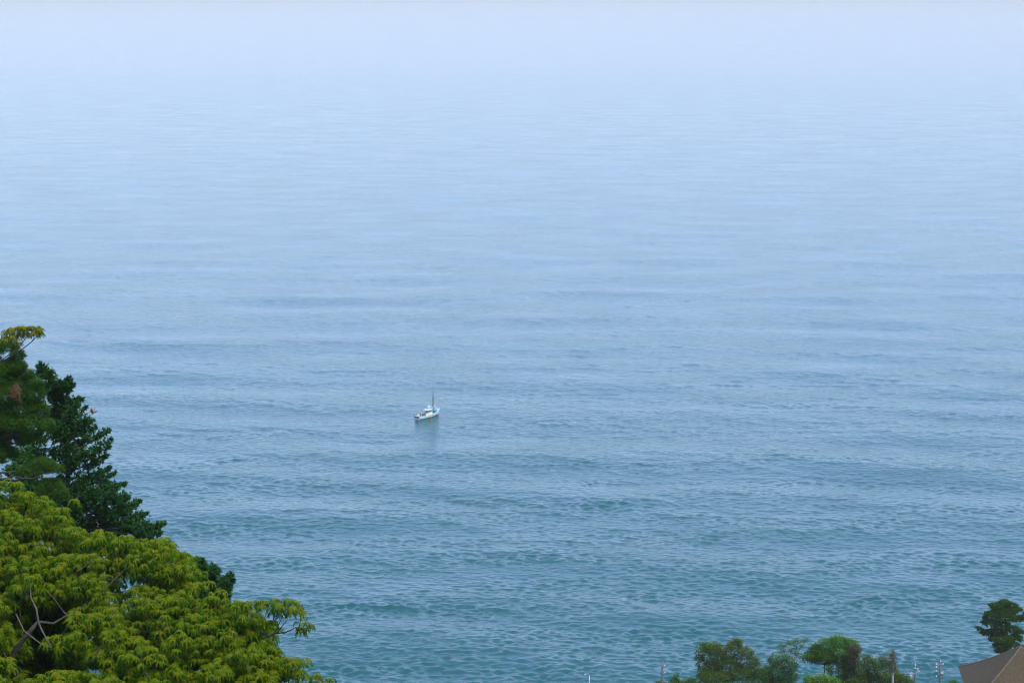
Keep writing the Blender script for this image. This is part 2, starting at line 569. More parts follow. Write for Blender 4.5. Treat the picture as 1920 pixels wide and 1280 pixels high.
def build_umbrella_tree():
    """slender young tree whose flat topped leaf cluster rises at the left edge"""
    rng = random.Random(8)
    D = 70.0
    b = at(-60, 900, D)
    root = empty('broadleaf_tree', (b.x, D, ground(D)), 'slender leaning tree with one flat-topped yellow-green leaf cluster above the pine', 'tree')
    O = root.location.copy()
    def tube(pix, r, name, mat):
        mb = MB(); mb.tube([at(*q) - O for q in pix], r, 6); return mb.build(name, M[mat], root, True)
    pts = [(-60, 1280, 70), (-58, 1000, 70), (-50, 800, 70), (-25, 695, 70)]
    mb = MB(); mb.tube([Vector((0, 0, 0))] + [at(*q) - O for q in pts[1:]], [.16, .12, .08, .06], 7); mb.build('trunk', M['bark'], root, True)
    tube([(-25, 695, 70), (0, 676, 70), (25, 660, 70), (40, 645, 70), (48, 634, 70)], [.026, .02, .017, .014, .009], 'limb', 'pale_bark')
    tube([(-25, 695, 70.3), (20, 668, 70.3), (45, 652, 70.3), (60, 640, 70.3), (64, 632, 70.3)], [.026, .02, .017, .014, .009], 'limb', 'bark')
    tube([(60, 640, 70.3), (70, 630, 70.3)], [.015, .01], 'limb', 'bark')
    tube([(48, 638, 70), (36, 622, 70)], [.014, .008], 'limb', 'pale_bark')
    sp = []
    for (x, y, n) in [(12, 620, 3), (25, 617, 4), (34, 612, 6), (44, 613, 6), (55, 612, 6), (66, 613, 6), (74, 618, 5), (20, 628, 4), (35, 624, 4), (45, 624, 3), (62, 622, 4), (72, 624, 3), (27, 634, 2), (5, 632, 3), (30, 640, 1)]:
        for _ in range(n):
            p = at(x + rng.uniform(-6, 6), y + rng.uniform(-2, 4), D + rng.uniform(-0.5, 0.5))
            sp.append((p, rng.uniform(0.6, 0.85), 1))
    scatter_rosettes(root, sp, rng, 300, mat=leafmat('bronze_young_leaf', [(0.02, 0.075, 0.003), (0.09, 0.15, 0.003), (0.21, 0.20, 0.006), (0.27, 0.19, 0.010)], 0.4, 0.12))


build_umbrella_tree()


# ------------------------------------------------------------------ conifers
def cypress_bough(rng, tip, base, rad, n, tint0):
    """drooping scale-leaf sprays along the outer part of a branch, local coordinates"""
    mb = MB()
    ax = (tip - base)
    L = ax.length
    ax = ax.normalized()
    for i in range(n):
        t = 1 - abs(rng.gauss(0, 0.38))
        if t < 0.05: t = rng.uniform(0.2, 1)
        wid = rad * 0.95 * (0.12 + 1.0 * math.sin(math.pi * min(1, 0.04 + (1 - t) * 1.1)))
        off = Vector((rng.gauss(0, .5), rng.gauss(0, .5), rng.gauss(0, .42))) * wid
        p = base.lerp(tip, t) + off
        hang = (ax * 0.5 + off * (0.5 / max(wid, .05)) + Vector((0, 0, -0.35 + rng.uniform(-.3, .3)))).normalized()
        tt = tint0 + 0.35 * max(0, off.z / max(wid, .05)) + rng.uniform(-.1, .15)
        for k in range(7):                         # a small fan
            a = (k - 3) * 0.3
            side = hang.cross(Vector((rng.uniform(-1, 1), rng.uniform(-1, 1), .6))).normalized()
            d = (hang * math.cos(a) + side * math.sin(a)).normalized()
            q = leaf_quad(p, d, Vector((rng.uniform(-1, 1), rng.uniform(-1, 1), 1)), rng.uniform(.10, .19), .055)
            mb.add([tuple(v) for v in q], [(0, 1, 2, 3)], tt)
    return mb


def build_cypress(D, trunk_px, tips, label, seed, dens=1.0):
    rng = random.Random(seed)
    b = at(*trunk_px[0], D)
    root = empty('cypress_tree', (b.x, D, ground(D)), label, 'tree')
    O = root.location.copy()
    pts = [Vector((0, 0, 0))] + [at(x, y, D) - O for x, y in trunk_px]
    mb = MB(); k = len(pts)
    mb.tube(pts, [.13 * (1 - i / k) + .015 for i in range(k)], 8); mb.build('trunk', M['bark'], root, True)
    tr = pts[1:]
    for (x, y, r) in tips:
        tip = at(x, y, D + rng.uniform(-1.3, 1.3)) - O
        # leave the trunk a little below the tip
        best = min(tr, key=lambda q: abs(q.z - (tip.z - 0.8)))
        i = tr.index(best)
        zz = tip.z - rng.uniform(.5, 1.1)
        lo, hi = pts[0], tr[-1]
        base = None
        for a, c in zip(pts, pts[1:]):
            if a.z <= zz <= c.z: base = a.lerp(c, (zz - a.z) / (c.z - a.z))
        if base is None: base = tr[-1] + Vector((0, 0, -.3))
        m_ = MB(); m_.tube(limb_curve(base, tip, -0.1, 4, rng), [.05, .04, .03, .02, .01], 5)
        m_.build('limb', M['bark'], root, True)
        L = (tip - base).length
        if y < 905 and x > 85: r *= .94
        fb = base.lerp(tip, max(0, 1 - 1.3 / max(L, .1)))
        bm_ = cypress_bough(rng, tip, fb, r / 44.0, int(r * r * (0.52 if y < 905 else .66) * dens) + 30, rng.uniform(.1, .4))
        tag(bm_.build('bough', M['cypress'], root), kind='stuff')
    return root, O


cy_tips = [(76, 684, 9), (72, 694, 10), (92, 698, 14), (130, 706, 10), (122, 722, 13), (110, 718, 14), (88, 722, 18), (136, 720, 9), (100, 740, 20), (124, 745, 17), (152, 745, 11), (146, 758, 11),
           (110, 765, 20), (135, 772, 15), (160, 762, 7), (172, 785, 9), (90, 770, 20), (160, 790, 16), (140, 798, 17), (178, 800, 9), (118, 800, 17), (95, 805, 20), (165, 815, 13), (194, 808, 9), (206, 805, 7), (208, 822, 8), (205, 835, 7),
           (150, 828, 15), (125, 838, 18), (185, 842, 13), (200, 852, 10), (160, 850, 16), (100, 842, 18), (135, 862, 17), (178, 862, 15), (60, 842, 22), (30, 850, 26),
           (205, 875, 10), (215, 885, 9), (190, 885, 13), (165, 895, 16), (150, 905, 20), (200, 905, 16), (222, 910, 12), (236, 905, 7), (175, 925, 24), (215, 930, 20), (240, 930, 12), (145, 945, 26), (190, 955, 26),
           (232, 955, 20), (255, 945, 11), (262, 938, 8), (265, 965, 15), (210, 980, 24), (245, 985, 20), (275, 960, 7), (280, 985, 14), (298, 985, 11), (308, 980, 7), (300, 998, 10), (170, 985, 22), (130, 970, 24), (268, 1002, 16), (230, 1010, 22), (285, 1012, 14),
           (20, 880, 26), (60, 905, 24), (100, 920, 24), (80, 950, 26), (30, 915, 26), (110, 900, 20), (200, 1020, 24), (150, 1015, 24), (250, 1040, 24), (300, 1040, 20), (205, 1060, 26)]
cy, cyO = build_cypress(85.0, [(128, 1200), (130, 1000), (126, 880), (121, 800), (112, 740), (92, 700), (78, 686)], cy_tips,
                        'tall dark green cypress with ragged drooping boughs against the sea behind the yellow-green tree', 4)
_rng = random.Random(5)
_p = at(174, 775, 85) - cyO
_m = MB()
for i in range(26):
    d = Vector((_rng.uniform(-.5, .7), _rng.uniform(-.5, .5), _rng.uniform(.1, 1))).normalized()
    q = leaf_quad(_p + d * _rng.uniform(-.1, .1), d, Vector((0, 1, .3)), _rng.uniform(.12, .26), .035)
    _m.add([tuple(v) for v in q], [(0, 1, 2, 3)], _rng.uniform(.3, .9))
_b = MB(); _b.tube(limb_curve(at(125, 815, 85) - cyO, _p, .05, 4), [.03, .025, .02, .015, .01], 5); _b.build('limb', M['bark'], cy, True)
tag(_m.build('dead_sprig', M['dead'], cy), 'withered pinkish brown sprig at the right side')

cy2_tips = [(344, 1040, 9), (350, 1052, 14), (335, 1060, 16), (366, 1048, 11), (378, 1050, 9), (382, 1066, 14), (360, 1072, 18), (400, 1062, 11), (408, 1068, 8), (395, 1082, 16), (420, 1085, 12), (434, 1076, 7), (438, 1086, 6),
            (430, 1098, 10), (410, 1104, 16), (425, 1118, 14), (380, 1100, 20), (400, 1130, 20), (350, 1105, 22), (440, 1135, 12), (480, 1225, 18), (470, 1205, 14), (485, 1245, 16), (450, 1160, 20), (420, 1170, 22), (330, 1085, 20),
            (320, 1120, 24), (370, 1150, 24), (300, 1080, 24), (340, 1190, 26), (400, 1215, 26), (280, 1130, 26), (440, 1250, 24)]
build_cypress(76.0, [(385, 1330), (385, 1220), (382, 1120), (372, 1060)], cy2_tips,
              'low dark green cypress top showing between the yellow-green crown and the water', 6, 1.2)


def needle_pad(rng, c, a, b, dep, n, ln=0.17, wd=0.012, nn=12):
    mb = MB()
    for _ in range(n):
        az = rng.uniform(0, 6.28); s_ = rng.uniform(-0.7, 1.0); rr = rng.uniform(.35, 1.0) ** .6
        ce = math.sqrt(1 - s_ * s_)
        p = c + Vector((a * rr * ce * math.cos(az), dep * rr * ce * math.sin(az), b * rr * s_))
        ax = Vector((.5 * math.cos(az), .5 * math.sin(az), .75 + .3 * s_)).normalized()
        tt = .12 + .42 * (s_ * .5 + .5) + rng.uniform(-.1, .15)  # lit tops and shaded undersides of the clump put into the needle tint
        vs, fs, ts = [], [], []
        for k in range(nn):
            d = (ax * rng.uniform(.3, 1) + Vector((rng.gauss(0, .7), rng.gauss(0, .7), rng.gauss(0, .5)))).normalized()
            e = p + d * ln * rng.uniform(.7, 1.1)
            sd = d.cross(Vector((rng.uniform(-1, 1), rng.uniform(-1, 1), rng.uniform(-1, 1))))
            sd = sd.normalized() * wd if sd.length > 1e-4 else Vector((wd, 0, 0))
            i = len(vs)
            vs += [tuple(p + sd), tuple(p - sd), tuple(e)]
            fs.append((i, i + 1, i + 2)); ts.append(tt)
        mb.add(vs, fs, ts)
    return mb


def build_pine(D, trunk_pix, pads, label, seed, sc, r0, dens, ln, wd, nn=12):
    """pads: (px, py, rx px, ry px); sc = pixels per metre"""
    rng = random.Random(seed)
    b = at(*trunk_pix[0], D)
    root = empty('pine_tree', (b.x, D, ground(D)), label, 'tree')
    O = root.location.copy()
    pts = [Vector((0, 0, 0))] + [at(x, y, D) - O for x, y in trunk_pix]
    k = len(pts)
    mb = MB(); mb.tube(pts, [r0 * (1 - .85 * i / (k - 1)) for i in range(k)], 8); mb.build('trunk', M['bark'], root, True)
    for (x, y, rx, ry) in pads:
        c = at(x, y, D + rng.uniform(-1, 1) * rx / sc * .6) - O
        zz = c.z - rng.uniform(.2, .8)
        base = None
        for a, e in zip(pts, pts[1:]):
            if a.z <= zz <= e.z: base = a.lerp(e, (zz - a.z) / (e.z - a.z))
        if base is None: base = pts[-1]
        if (c - base).length > .3:
            m_ = MB(); m_.tube(limb_curve(base, c, -.08, 4, rng), [r0 * .22, r0 * .18, r0 * .14, r0 * .1, r0 * .05], 5); m_.build('limb', M['bark'], root, True)
        a_, b_ = rx / sc, ry / sc
        tag(needle_pad(rng, c, a_, b_, a_ * .9, int(dens * a_ * max(b_, a_ * .5)) + 10, ln, wd, nn).build('needle_clump', M['pine'], root), kind='stuff')
    return root, O


pn, pnO = build_pine(79.0, [(-40, 1250), (-38, 1000), (-34, 850), (-28, 720), (-15, 655)],
    [(10, 652, 26, 16), (34, 668, 14, 12), (22, 690, 30, 18), (5, 708, 34, 20), (40, 690, 10, 10), (52, 706, 16, 13), (30, 722, 36, 20), (68, 722, 13, 12), (60, 742, 26, 18), (12, 745, 34, 20), (40, 765, 40, 20), (72, 770, 20, 16), (10, 790, 40, 22),
     (55, 795, 36, 20), (88, 800, 16, 14), (25, 820, 40, 20), (62, 824, 28, 16), (5, 850, 30, 16), (75, 872, 30, 11), (100, 880, 22, 9), (55, 884, 26, 9), (95, 912, 24, 14), (84, 925, 22, 16), (110, 926, 18, 16), (-10, 780, 30, 40), (-15, 700, 25, 40), (-15, 850, 30, 30)],
    'tall olive green pine with soft needle clumps cut by the left picture edge', 9, 47.0, .3, 1300, .19, .011, 14)
_m = needle_pad(random.Random(77), at(30, 742, 78.2) - pnO, .2, .42, .2, 34, .2, .012, 12)
tag(_m.build('dead_needle_clump', M['dead'], pn), 'withered reddish brown clump of needles')
_m = MB(); _m.tube([at(*q) - pnO for q in [(20, 890, 78), (40, 896, 77.6), (60, 897, 77.5), (78, 891, 77.5), (92, 885, 77.5)]], [.03, .025, .02, .016, .01], 6)
_m.build('limb', M['bark'], pn, True)

# ------------------------------------------------------------------ right foreground: far trees on the slope
PX = 15.2                                     # pixels per metre there


def leafy(rng, c, a, b, dep, n, size, hollow=.55, droop=0.0, tint=.4):
    mb = MB()
    cl = max(4, int(n / 14))
    for _ in range(cl):
        az = rng.uniform(0, 6.28); s_ = rng.uniform(-.75, 1.0); rr = rng.uniform(hollow, 1.03)
        ce = math.sqrt(1 - s_ * s_)
        p = c + Vector((a * rr * ce * math.cos(az), dep * rr * ce * math.sin(az), b * rr * s_))
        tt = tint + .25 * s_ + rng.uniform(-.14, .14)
        for _k in range(14):
            o = Vector((rng.gauss(0, 1), rng.gauss(0, 1), rng.gauss(0, .8))) * size * .75
            d = Vector((rng.uniform(-1, 1), rng.uniform(-1, 1), rng.uniform(-.9, .5))).normalized()
            q = leaf_quad(p + o, d, Vector((rng.uniform(-.7, .7), rng.uniform(-.7, .7), 1)), size * rng.uniform(.7, 1.2), size * .55)
            mb.add([tuple(v) for v in q], [(0, 1, 2, 3)], tt + rng.uniform(-.06, .06))
    return mb


def far_tree(name, D, stem, lobes, label, cat, mat, seed, size=.22, dens=42, stem_mat='bark', r0=.2, tint=.4, hollow=.55, twigs=0):
    rng = random.Random(seed)
    b = at(stem[0], 1280, D)
    root = empty(name, (b.x, D, ground(D)), label, cat, 'shrubs along the shore' if cat == 'shrub' else 'trees along the shore')
    O = root.location.copy()
    top = at(stem[0], stem[1], D) - O
    mb = MB(); mb.tube([Vector((0, 0, -.2)), top * .5 + Vector((rng.uniform(-.3, .3), 0, 0)), top], [r0, r0 * .75, r0 * .45], 7); mb.build('trunk', M[stem_mat], root, True)
    crown = MB()
    for (x, y, rx, ry) in lobes:
        a, bb = rx * 1.12 / PX, ry * 1.12 / PX
        c = at(x, y, D + rng.uniform(-.8, .8) * a * .5) - O
        if (c - top).length > .2:
            m_ = MB(); m_.tube(limb_curve(top * .92, c, -.05, 3, rng), [r0 * .4, r0 * .3, r0 * .2, r0 * .08], 5); m_.build('limb', M[stem_mat], root, True)
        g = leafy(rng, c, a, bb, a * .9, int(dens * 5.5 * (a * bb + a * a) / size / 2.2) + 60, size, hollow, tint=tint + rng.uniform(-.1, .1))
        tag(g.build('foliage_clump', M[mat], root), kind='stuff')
        for _ in range(twigs):
            e = c + Vector((rng.uniform(-a, a), rng.uniform(-a, a), rng.uniform(0, bb * 1.2)))
            m_ = MB(); m_.tube(limb_curve(c, e, .1, 3, rng), [.03, .025, .02, .012], 4); m_.build('twig', M[stem_mat], root)
    return root


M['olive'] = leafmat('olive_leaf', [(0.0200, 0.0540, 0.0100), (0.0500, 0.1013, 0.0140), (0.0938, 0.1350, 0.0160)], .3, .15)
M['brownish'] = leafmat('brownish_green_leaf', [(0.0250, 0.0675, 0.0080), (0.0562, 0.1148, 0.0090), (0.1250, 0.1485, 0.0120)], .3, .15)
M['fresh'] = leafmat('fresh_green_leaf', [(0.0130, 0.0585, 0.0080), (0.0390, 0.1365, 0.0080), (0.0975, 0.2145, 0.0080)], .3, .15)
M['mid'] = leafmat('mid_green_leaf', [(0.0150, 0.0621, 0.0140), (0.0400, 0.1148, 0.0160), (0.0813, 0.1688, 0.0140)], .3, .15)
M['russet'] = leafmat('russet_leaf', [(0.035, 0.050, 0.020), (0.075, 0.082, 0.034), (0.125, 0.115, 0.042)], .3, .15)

far_tree('broadleaf_tree', 250, (1362, 1275), [(1330, 1215, 24, 12), (1312, 1232, 10, 10), (1345, 1222, 22, 16), (1378, 1212, 18, 14), (1384, 1202, 9, 7), (1398, 1225, 16, 14), (1412, 1240, 14, 12), (1365, 1240, 28, 16), (1330, 1248, 24, 14), (1345, 1268, 36, 16), (1392, 1260, 30, 18), (1420, 1262, 14, 14), (1322, 1270, 20, 12)],
         'broad brownish-green tree with gaps along its left edge, leftmost big tree by the shore', 'tree', 'brownish', 31, hollow=.4)
far_tree('broadleaf_tree', 247, (1464, 1285), [(1450, 1236, 10, 12), (1468, 1234, 12, 12), (1484, 1248, 12, 14), (1455, 1256, 18, 16), (1478, 1268, 18, 14), (1436, 1262, 16, 16), (1440, 1270, 12, 14), (1462, 1280, 22, 12)],
         'smaller mid green tree between the broad brownish tree and the domed bright tree', 'tree', 'mid', 32)
far_tree('broadleaf_tree', 253, (1488, 1235), [(1466, 1210, 10, 5), (1478, 1205, 12, 5), (1492, 1202, 12, 4), (1507, 1200, 11, 4), (1500, 1212, 12, 6), (1484, 1218, 12, 6), (1470, 1220, 8, 5), (1494, 1228, 12, 8), (1510, 1236, 8, 8)],
         'thin wispy tree with sparse leaves on bare twigs, sea showing through', 'tree', 'mid', 33, size=.22, dens=7, stem_mat='grey_bark', r0=.1, hollow=.15, twigs=3, tint=.5)
far_tree('broadleaf_tree', 252, (1546, 1240), [(1574, 1202, 20, 11), (1552, 1210, 20, 13), (1594, 1208, 16, 12), (1530, 1218, 14, 10), (1520, 1228, 12, 10), (1545, 1226, 22, 11), (1578, 1220, 24, 13), (1528, 1210, 6, 8), (1512, 1232, 6, 7), (1560, 1238, 10, 7), (1600, 1224, 12, 12), (1528, 1236, 14, 8), (1540, 1230, 18, 10), (1572, 1236, 16, 11), (1588, 1240, 14, 12)],
         'wide domed bright green tree above the low lime green shrub', 'tree', 'fresh', 34, r0=.16, tint=.45)
far_tree('shrub', 246, (1545, 1290), [(1520, 1276, 14, 9), (1540, 1272, 16, 9), (1558, 1276, 14, 9), (1530, 1284, 20, 10), (1565, 1284, 14, 10)],
         'low lime green shrub under the domed bright tree', 'shrub', 'fresh', 35, tint=.75, r0=.1)
far_tree('shrub', 251, (1590, 1262), [(1590, 1246, 14, 10), (1578, 1256, 12, 10), (1596, 1262, 16, 12), (1578, 1274, 14, 10), (1600, 1278, 18, 10), (1556, 1256, 8, 10)],
         'olive green bush under the right side of the domed bright tree', 'shrub', 'olive', 36, tint=.4)
far_tree('broadleaf_tree', 250.5, (1600, 1270), [(1602, 1214, 11, 10), (1606, 1222, 9, 10), (1600, 1232, 9, 14), (1604, 1246, 8, 14)],
         'narrow russet grey tree pressed against the right flank of the domed bright tree', 'tree', 'russet', 37, tint=.4, r0=.12)
far_tree('broadleaf_tree', 249, (1628, 1275), [(1628, 1238, 12, 9), (1616, 1246, 9, 10), (1640, 1244, 9, 9), (1634, 1256, 14, 12), (1618, 1266, 14, 12), (1640, 1272, 16, 12), (1610, 1276, 20, 8), (1655, 1268, 12, 10)],
         'rounded olive tree left of the pale pole', 'tree', 'olive', 38, tint=.5)
far_tree('broadleaf_tree', 251.5, (1660, 1262), [(1658, 1238, 10, 8), (1668, 1246, 9, 8), (1674, 1252, 5, 7), (1652, 1250, 9, 9)],
         'small dark green tree behind the pale pole with the dry vine top', 'tree', 'mid', 39, tint=.4, r0=.12)
far_tree('shrub', 247, (1690, 1285), [(1684, 1268, 13, 10), (1696, 1276, 14, 10), (1676, 1278, 12, 12), (1706, 1282, 8, 7)],
         'rounded dark olive bush just right of the foot of the pale pole', 'shrub', 'brownish', 40, tint=.3)
far_tree('shrub', 244, (1268, 1290), [(1268, 1268, 5, 8), (1266, 1278, 10, 7), (1282, 1282, 16, 7), (1298, 1276, 8, 6), (1255, 1284, 8, 5)],
         'low pointed green shrub right of the pole with two white insulators', 'shrub', 'mid', 41, tint=.4, r0=.08)
far_tree('shrub', 238, (1785, 1290), [(1785, 1280, 7, 6), (1790, 1286, 8, 6)],
         'tiny bright green shrub tip beside the house roof', 'shrub', 'fresh', 42, tint=.5, r0=.08)
far_tree('shrub', 245, (1240, 1290), [(1238, 1281, 8, 4)], 'tuft of leaves at the foot of the pole with two white insulators', 'shrub', 'mid', 43, tint=.4, r0=.06)

def undergrowth():
    rng = random.Random(60); mb = MB(); o0 = at(1500, 1290, 254)
    for (x, y, rx, ry) in [(1310, 1282, 22, 6), (1345, 1280, 30, 8), (1400, 1278, 30, 9), (1430, 1276, 22, 10), (1455, 1274, 16, 10), (1488, 1272, 10, 10), (1570, 1276, 20, 10), (1600, 1270, 26, 12), (1635, 1272, 26, 12), (1660, 1266, 14, 12), (1672, 1276, 20, 12), (1590, 1252, 12, 10), (1612, 1256, 12, 12)]:
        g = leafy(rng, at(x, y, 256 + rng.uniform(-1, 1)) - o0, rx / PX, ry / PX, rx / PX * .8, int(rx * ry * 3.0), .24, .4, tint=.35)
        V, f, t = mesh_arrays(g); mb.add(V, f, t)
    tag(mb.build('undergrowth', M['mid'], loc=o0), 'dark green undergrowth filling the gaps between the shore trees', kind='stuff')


undergrowth()

build_pine(262.0, [(1888, 1262), (1887, 1200), (1886, 1165), (1882, 1128)],
    [(1884, 1130, 12, 7), (1870, 1136, 14, 7), (1896, 1136, 14, 7), (1858, 1134, 6, 3), (1884, 1144, 26, 8), (1908, 1142, 10, 4), (1862, 1152, 18, 7), (1884, 1156, 22, 9), (1848, 1158, 7, 4), (1905, 1160, 14, 6), (1916, 1158, 8, 5), (1860, 1168, 18, 8), (1842, 1166, 4, 3), (1880, 1172, 16, 9),
     (1838, 1180, 6, 3), (1832, 1176, 4, 2), (1850, 1186, 14, 6), (1870, 1186, 20, 9), (1898, 1180, 16, 7), (1910, 1184, 10, 6), (1882, 1198, 24, 8), (1904, 1196, 14, 8), (1862, 1198, 10, 6), (1878, 1210, 18, 9), (1900, 1210, 13, 8), (1880, 1220, 16, 7), (1925, 1150, 6, 6)],
    'dark layered pine with one low bough reaching left, rising behind the house roof', 51, 14.3, .28, 260, .34, .03, 14)


# ------------------------------------------------------------------ house at the lower right
def build_house():
    B = at(1798, 1247, 240); 
    z0 = B.z
    Fp = at(1821, 1322, 226.5)
    A = at(1916, 1209, 233.5)
    z0 = (B.z + Fp.z) / 2
    root = empty('house', (A.x, 233.3, ground(233) - .5), 'house at the lower right corner with a big mottled brown hipped roof', 'house')
    O = root.location.copy()
    xl, xr = B.x, 2 * A.x - B.x
    yf, yb = Fp.y, B.y
    c = [Vector((Fp.x, yf, z0)), Vector((xr, yf, z0)), Vector((xr, yb, z0)), Vector((B.x, yb, z0))]
    apex = Vector((A.x, A.y, A.z)); apex2 = apex + Vector((1.8, 0, 0))
    m = bpy.data.materials.new('roof_shingle'); m.use_nodes = True
    n = m.node_tree; b = n.nodes['Principled BSDF']; b.inputs['Roughness'].default_value = .9; b.inputs['Specular IOR Level'].default_value = .1
    tc = n.nodes.new('ShaderNodeTexCoord')
    n1 = n.nodes.new('ShaderNodeTexNoise'); n1.inputs['Scale'].default_value = 6.0; n1.inputs['Detail'].default_value = 8; n1.inputs['Roughness'].default_value = .75
    n.links.new(tc.outputs['Object'], n1.inputs['Vector'])
    r = n.nodes.new('ShaderNodeValToRGB'); e = r.color_ramp.elements
    e[0].position, e[1].position = .36, .66
    e[0].color = (.042, .032, .018, 1); e[1].color = (.115, .086, .047, 1)
    n.links.new(n1.outputs['Fac'], r.inputs[0]); n.links.new(r.outputs[0], b.inputs['Base Color'])
    bp = n.nodes.new('ShaderNodeBump'); bp.inputs['Distance'].default_value = .12; bp.inputs['Strength'].default_value = .7
    n.links.new(n1.outputs['Fac'], bp.inputs['Height']); n.links.new(bp.outputs[0], b.inputs['Normal'])

    def curved(p, q, t, sag):                   # hips sag slightly, as thatch does
        return p.lerp(q, t) + Vector((0, 0, -sag * 4 * t * (1 - t)))

    def face(p0, p1, a0, a1, nt_=12, ns=10):
        mb = MB(); vs, fs = [], []
        for i in range(nt_ + 1):
            t = i / nt_
            l, rr = curved(p0, a0, t, .28), curved(p1, a1, t, .28)
            for j in range(ns + 1):
                vs.append(tuple(l.lerp(rr, j / ns) - O))
        for i in range(nt_):
            for j in range(ns):
                k = i * (ns + 1) + j
                fs.append((k, k + 1, k + ns + 2, k + ns + 1))
        mb.add(vs, fs); return mb
    roof = None
    for nm, (p0, p1, a0, a1) in {'front': (c[0], c[1], apex, apex2), 'right': (c[1], c[2], apex2, apex2), 'back': (c[2], c[3], apex2, apex), 'left': (c[3], c[0], apex, apex)}.items():
        o = face(p0, p1, a0, a1).build('roof_slope', m, root, True)
    hipm = basic('hip_cap', (.12, .088, .05), .9, .3, 3)
    for p, a in ((c[0], apex), (c[1], apex2), (c[2], apex2), (c[3], apex)):
        mb = MB(); mb.tube([curved(p, a, i / 10, .28) - O + Vector((0, 0, .0)) for i in range(11)], .085, 6); mb.build('hip_cap', hipm, root, True)
    mb = MB(); mb.tube([apex - O + Vector((-.1, 0, .02)), apex2 - O + Vector((.1, 0, .02))], .14, 8); mb.build('ridge_cap', hipm, root, True)
    fas = basic('fascia_wood', (.09, .07, .05), .8, .2)
    for p, q in zip(c, c[1:] + c[:1]):
        mb = MB(); mb.tube([p - O + Vector((0, 0, -.1)), q - O + Vector((0, 0, -.1))], .09, 4); mb.build('eave_board', fas, root)
    wall = basic('house_plaster', (.42, .38, .31), .85, .1, 2)
    i_ = .7
    mb = MB(); mb.box((c[3].x + i_ - O.x, yf + i_ - O.y, 0), (xr - i_ - O.x, yb - i_ - O.y, z0 - O.z + .25)); mb.build('wall', wall, root)
    gl = basic('window_glass', (.03, .04, .05), .1); fr = basic('window_frame', (.16, .12, .08), .7)
    for fx in (.2, .5, .8):
        x = c[3].x + (xr - c[3].x) * fx - O.x; zc = z0 - O.z - 1.6
        mb = MB(); mb.box((x - .7, yf + i_ - O.y - .06, zc - .7), (x + .7, yf + i_ - O.y - .004, zc + .7)); wo = mb.build('window', fr, root)
        mb = MB(); mb.box((x - .6, yf + i_ - O.y - .09, zc - .6), (x + .6, yf + i_ - O.y - .064, zc + .6)); mb.build('pane', gl, wo)
    return root


build_house()

# ------------------------------------------------------------------ utility poles
M['concrete'] = basic('pole_concrete', (.30, .29, .27), .85, .2, 3)
M['dark_pole'] = basic('pole_dark', (.10, .105, .10), .8, .25, 3)
M['steel'] = basic('galvanised_steel', (.36, .38, .40), .45, .15, 5, metal=.6)
M['porcelain'] = basic('white_porcelain', (.48, .48, .47), .3)


def pole(px, ytop, D, label, mat, r, arms, cat='utility pole'):
    b = at(px, 1280, D)
    root = empty('utility_pole', (b.x, D, ground(D)), label, cat, 'utility poles near the shore')
    O = root.location.copy(); top = at(px, ytop, D) - O
    mb = MB(); mb.tube([Vector((0, 0, -.3)), top * .5, top], [r, r * .85, r * .7], 8); mb.build('pole', M[mat], root, True)
    for kind, dx0, dx1, py in arms:
        a = at(px + dx0, py, D) - O; c = at(px + dx1, py, D) - O
        if kind == 'arm':
            m_ = MB(); m_.box((a.x, -.2, a.z - .05), (c.x, -.1, a.z + .05)); m_.build('crossarm', M['steel'], root)
        elif kind == 'ins':
            m_ = MB(); p = a + Vector((0, -.2, 0))
            m_.tube([p + Vector((0, 0, q)) for q in (-.12, -.07, -.06, 0, .01, .08, .12)], [.04, .04, .09, .09, .06, .085, .04], 8)
            m_.build('insulator', M['porcelain'], root, True)
        elif kind == 'brace':
            m_ = MB(); m_.tube([a + Vector((0, -.15, 0)), at(px + dx1, py + 12, D) - O + Vector((0, -.15, 0))], .035, 5); m_.build('brace', M['steel'], root)
        elif kind == 'can':
            m_ = MB(); p = a + Vector((0, -.1, 0))
            m_.tube([p + Vector((0, 0, q)) for q in (-.45, -.42, .4, .45)], [.2, .26, .26, .2], 10); m_.build('transformer', M['steel'], root, True)
    return root


pole(1242, 1239, 243, 'dark pole with two white insulators on its right side, left of the shore trees', 'dark_pole', .17, [('arm', 0, 4.5, 1248), ('ins', 4, 4, 1246), ('arm', 0, 4.5, 1261), ('ins', 4.5, 4.5, 1259)])
pole(1674.5, 1226, 246, 'pale concrete pole wrapped in dry vines at its top', 'concrete', .17, [])
pole(1716, 1244, 252, 'slender pole crowded with small white fittings, left of the pole with the crossarm', 'dark_pole', .11,
     [('ins', 0, 0, 1245), ('arm', -2, 7, 1252), ('ins', -1, -1, 1251), ('ins', 4, 4, 1253), ('ins', 6, 6, 1257), ('arm', -11, 2, 1262), ('ins', -10, -10, 1261), ('ins', -7, -7, 1260), ('can', -9, -9, 1269), ('brace', 5, 5, 1262)])
pole(1763, 1236, 250, 'grey pole with a white crossarm near the house roof', 'dark_pole', .19,
     [('ins', 0, 0, 1238), ('arm', -9, 5, 1245), ('ins', -8, -8, 1243), ('ins', 4.5, 4.5, 1243), ('ins', -8, -8, 1249), ('ins', -8.5, -8.5, 1256), ('arm', -4, 7, 1262), ('ins', 1, 1, 1260), ('ins', 4, 4, 1260), ('ins', -8, -8, 1266)])


